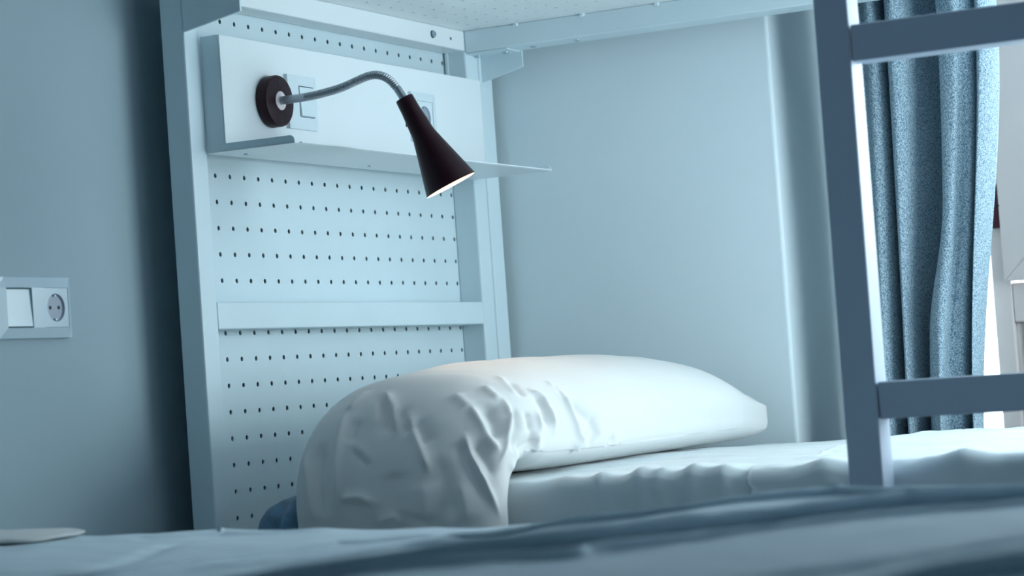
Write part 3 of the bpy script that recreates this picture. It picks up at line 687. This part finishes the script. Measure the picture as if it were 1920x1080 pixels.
# ------------------------------------------------------------------ blue blanket corner tucked behind the pillow
bm = bmesh.new(); bmesh.ops.create_uvsphere(bm, u_segments=48, v_segments=32, radius=1)
for v in bm.verts:
    p = v.co.copy(); q = Vector([math.copysign(abs(c)**.75, c) for c in p])
    x = .154+.060*q.x; y = -.01+.140*q.y; z = .434+.080*q.z
    n_ = fbm(x, y*.5, z*.4, 26, 3)
    v.co = Vector((x+p.x*.006*n_, y+p.y*.004*n_-.014*math.sin(x*150+z*40)*(p.y < 0)*abs(p.y), z+p.z*.006*n_))
bl = link('blanket', from_bm('blanket', bm), 'blue', None, smooth=True)
tag(bl, 'dark blue blanket bunched between pillow and headboard', 'blanket')

# ------------------------------------------------------------------ curtain
CY = .905
def ctl(z):
    """fold outline at height z: list of (x, y)"""
    k = (z-.5)/.75
    base = [(-.040, -.215), (-.044, -.14), (-.047, -.06), (-.046, .000), (-.034, .036), (-.014, .008), (.000, .004), (.018, .035), (.036, .012), (.042, -.075), (.050, .004), (.066, .040), (.082, .022), (.094, -.035), (.112, -.075), (.134, -.095),  # first points: hidden trailing fold, added to keep light off the recess wall
            (.146, -.010), (.160, .022), (.182, .036), (.1885, .018), (.200, .012), (.2105, .004), (.214, -.060), (.221, .002), (.232, .030), (.2425, .012), (.245, -.030)]
    w = .62 + .31*sstep(-.1, 1.0, k)**1.0      # gathered narrower towards the sill
    out = []
    for i, (x, d) in enumerate(base):
        xx = x*w
        # the middle fold swings out at about hip height
        s = sstep(.55, .25, k)*sstep(-.6, .1, k)
        if 14 <= i <= 17: xx -= .030*s*(1-abs(i-15.5)/2.2); d += .020*s
        if 18 <= i <= 20: xx -= .016*sstep(.55, 0, k); d += .006*s
        d += .006*math.sin(5*z+i*1.7)
        out.append(Vector((.743+xx + .003*math.sin(6*z+i), CY-d, 0)))
    return out
rows = []; NZ = 110
for j in range(NZ+1):
    z = .04+(2.19-.04)*j/NZ
    pts = catmull(ctl(min(1.5, max(.3, z))), 9)
    rows.append([Vector((p.x, p.y, z)) for p in pts])
cu = link('curtain', grid_mesh('curtain', rows), 'curtain', None, smooth=True)
sd = cu.modifiers.new('thick', 'SOLIDIFY'); sd.thickness = .0015
tag(cu, 'gathered blue-grey linen curtain hanging beside the balcony door', 'curtain')
rod = root('curtain_rod', (1.3, CY, 2.2), 'white curtain rod across the door recess', 'curtain rod')
sweep('rod', [Vector((XC+.002+.1*k, CY, 2.205)) for k in range(15)], lambda t: .012, 'frame', rod, 16)
for x in (XC+.006, 1.99): lathe('finial', [(0, .013), (.01, .02), (.03, .02), (.038, .008)], (x, CY, 2.205), (1, 0, 0), 'frame', rod, 16)

# ------------------------------------------------------------------ unseen ceiling lamp, added to brighten the foreground duvet
cl = root('added_fill_lamp', (1.30, -.42, 2.55), 'added fill light panel, unseen above the aisle between the beds', 'added fill lamp')
box('fill_lamp_housing', (1.05, -.62, 2.565), (1.55, -.22, 2.6), 'frame', cl, .006)
box('fill_diffuser', (1.08, -.59, 2.55), (1.52, -.25, 2.566), 'fill_diffuser', cl, .004)

# ------------------------------------------------------------------ foreground bed
fb = root('single_bed', (.98, -1.1, 0), 'white steel bed frame under the rumpled duvet in the foreground', 'bed')
for x in (.0, 1.93):
    for y in (-1.62, -.70): box('leg', (x, y, 0), (x+.04, y+.04, .34), 'steel', fb, .002)
for y in (-1.62, -.70): box('side_rail', (.04, y+.004, .26), (1.93, y+.036, .32), 'steel', fb, .002)
for x in (.004, 1.934): box('end_rail', (x, -1.58, .26), (x+.032, -.70, .32), 'steel', fb, .002)
box('deck', (.02, -1.60, .32), (1.95, -.68, .34), 'steel', fb, .001)
fm = box('mattress', (.01, -1.60, .342), (1.96, -.69, .462), 'sheet', None, .03, 3)
tag(fm, 'mattress of the foreground bed underneath the duvet', 'mattress')
FY = -.60
ht = [(0, .505), (.12, .505), (.32, .5025), (.55, .497), (.75, .4945), (.88, .4985), (.98, .508), (1.12, .5165), (1.25, .5135), (1.4, .510), (2.0, .508)]
FOLDS = [  # (polyline, width, height, lean towards the near side)
    ([(.80, -1.56), (.92, -1.44), (1.03, -1.345), (1.135, -1.25), (1.20, -1.08), (1.29, -.89), (1.42, -.745), (1.6, -.66)], .034, .018, .060),
    ([(.78, -.93), (.91, -.85), (1.05, -.775), (1.17, -.655), (1.36, -.635), (1.6, -.64)], .030, .009, .045),
    ([(1.16, -1.34), (1.25, -1.13), (1.35, -.94), (1.48, -.81)], .016, .006, .020),
    ([(1.40, -1.52), (1.455, -1.41), (1.53, -1.21), (1.66, -1.0)], .03, .006, .025),
    ([(1.50, -1.62), (1.60, -1.42), (1.75, -1.2)], .03, .016, .05),
    ([(.36, -1.16), (.46, -1.12), (.55, -1.10), (.50, -.95), (.455, -.84), (.44, -.75)], .014, -.004, .0),
    ([(.52, -1.28), (.60, -1.17), (.635, -1.0), (.68, -.86), (.78, -.72)], .022, .006, .025),
    ([(.75, -1.22), (.86, -1.13), (.97, -1.06), (1.06, -1.0), (1.15, -.9)], .022, .005, .022),
    ([(.66, -1.10), (.74, -1.0), (.82, -.94), (.92, -.92)], .018, .003, .012),
    ([(.25, -.90), (.34, -.74), (.42, -.66), (.6, -.64)], .035, .006, .02),
    ([(.90, -1.56), (1.02, -1.45), (1.12, -1.38), (1.2, -1.30)], .02, .008, .03)]
FOLDS = [([Vector((*p, 0)) for p in L], w, h, n) for L, w, h, n in FOLDS]
def fg_point(x, y):
    z = lerp_table(ht, x)
    z += .003*fbm(x, y, 0, 5, 2) + .0012*fbm(x*.7, y*1.5, 1, 22, 2)
    p = Vector((x, y, 0)); off = Vector((0, 0, 0))
    for L, w, h, lean in FOLDS:
        best = 9; sg = None; tt_ = 0
        for q, (a, b) in enumerate(zip(L, L[1:])):
            ds, t = seg_dist(p, a, b)
            if ds < best: best = ds; sg = (b-a).normalized(); tt_ = (q+t)/(len(L)-1)
        if best < 3*w:
            g = math.exp(-(best/w)**2)*sstep(0, .12, tt_)*sstep(1, .9, tt_)
            z += h*g; off += Vector((sg.y, -sg.x, 0))*lean*g
    return x+off.x, y+off.y, z
rows = []; NXF, NYF = 300, 170
for i in range(NXF+1):
    x = .0+2.0*i/NXF; row = []
    ex = min(x, 2.0-x); dx = -.05*(1-min(1, ex/.05))**2
    for z in (.20, .28, .36, .42): row.append(Vector((x, FY+.006*math.sin(x*30+z*9), z)))
    for k in range(NYF+1):
        y = FY-(1.12)*k/NYF; e = min(FY-y, y-(FY-1.12))
        rr = .04; dz = -rr*(1-math.sqrt(max(0, 1-(1-min(1, e/rr))**2)))
        px_, py_, pz_ = fg_point(x, y); k2 = min(1, e/.04); row.append(Vector((x+(px_-x)*k2, y+(py_-y)*k2, pz_+dz+dx)))
    for z in (.42, .36, .28, .20): row.append(Vector((x, FY-1.12+.006*math.sin(x*30+z*9), z)))
    rows.append(row)
du = link('duvet', grid_mesh('duvet', rows), 'duvet', None, smooth=True)
sd = du.modifiers.new('thick', 'SOLIDIFY'); sd.thickness = .004; sd.offset = -1
tag(du, 'pale blue rumpled duvet filling the blurred foreground', 'duvet')
# folded sheet at the head of the foreground bed
bm = bmesh.new(); bmesh.ops.create_uvsphere(bm, u_segments=48, v_segments=24, radius=1)
for v in bm.verts:
    p = v.co.copy(); q = Vector((math.copysign(abs(p.x)**.7, p.x), math.copysign(abs(p.y)**.6, p.y), p.z))
    x = .085+.13*q.x; y = -.70+.085*q.y; z = .509+.0075*q.z
    v.co = Vector((x, y, z+.002*fbm(x, y, z, 18, 2)))
fp2 = link('folded_sheet', from_bm('folded_sheet', bm), 'cotton', None, smooth=True)
tag(fp2, 'flat folded white sheet at the left end of the foreground duvet', 'sheet')
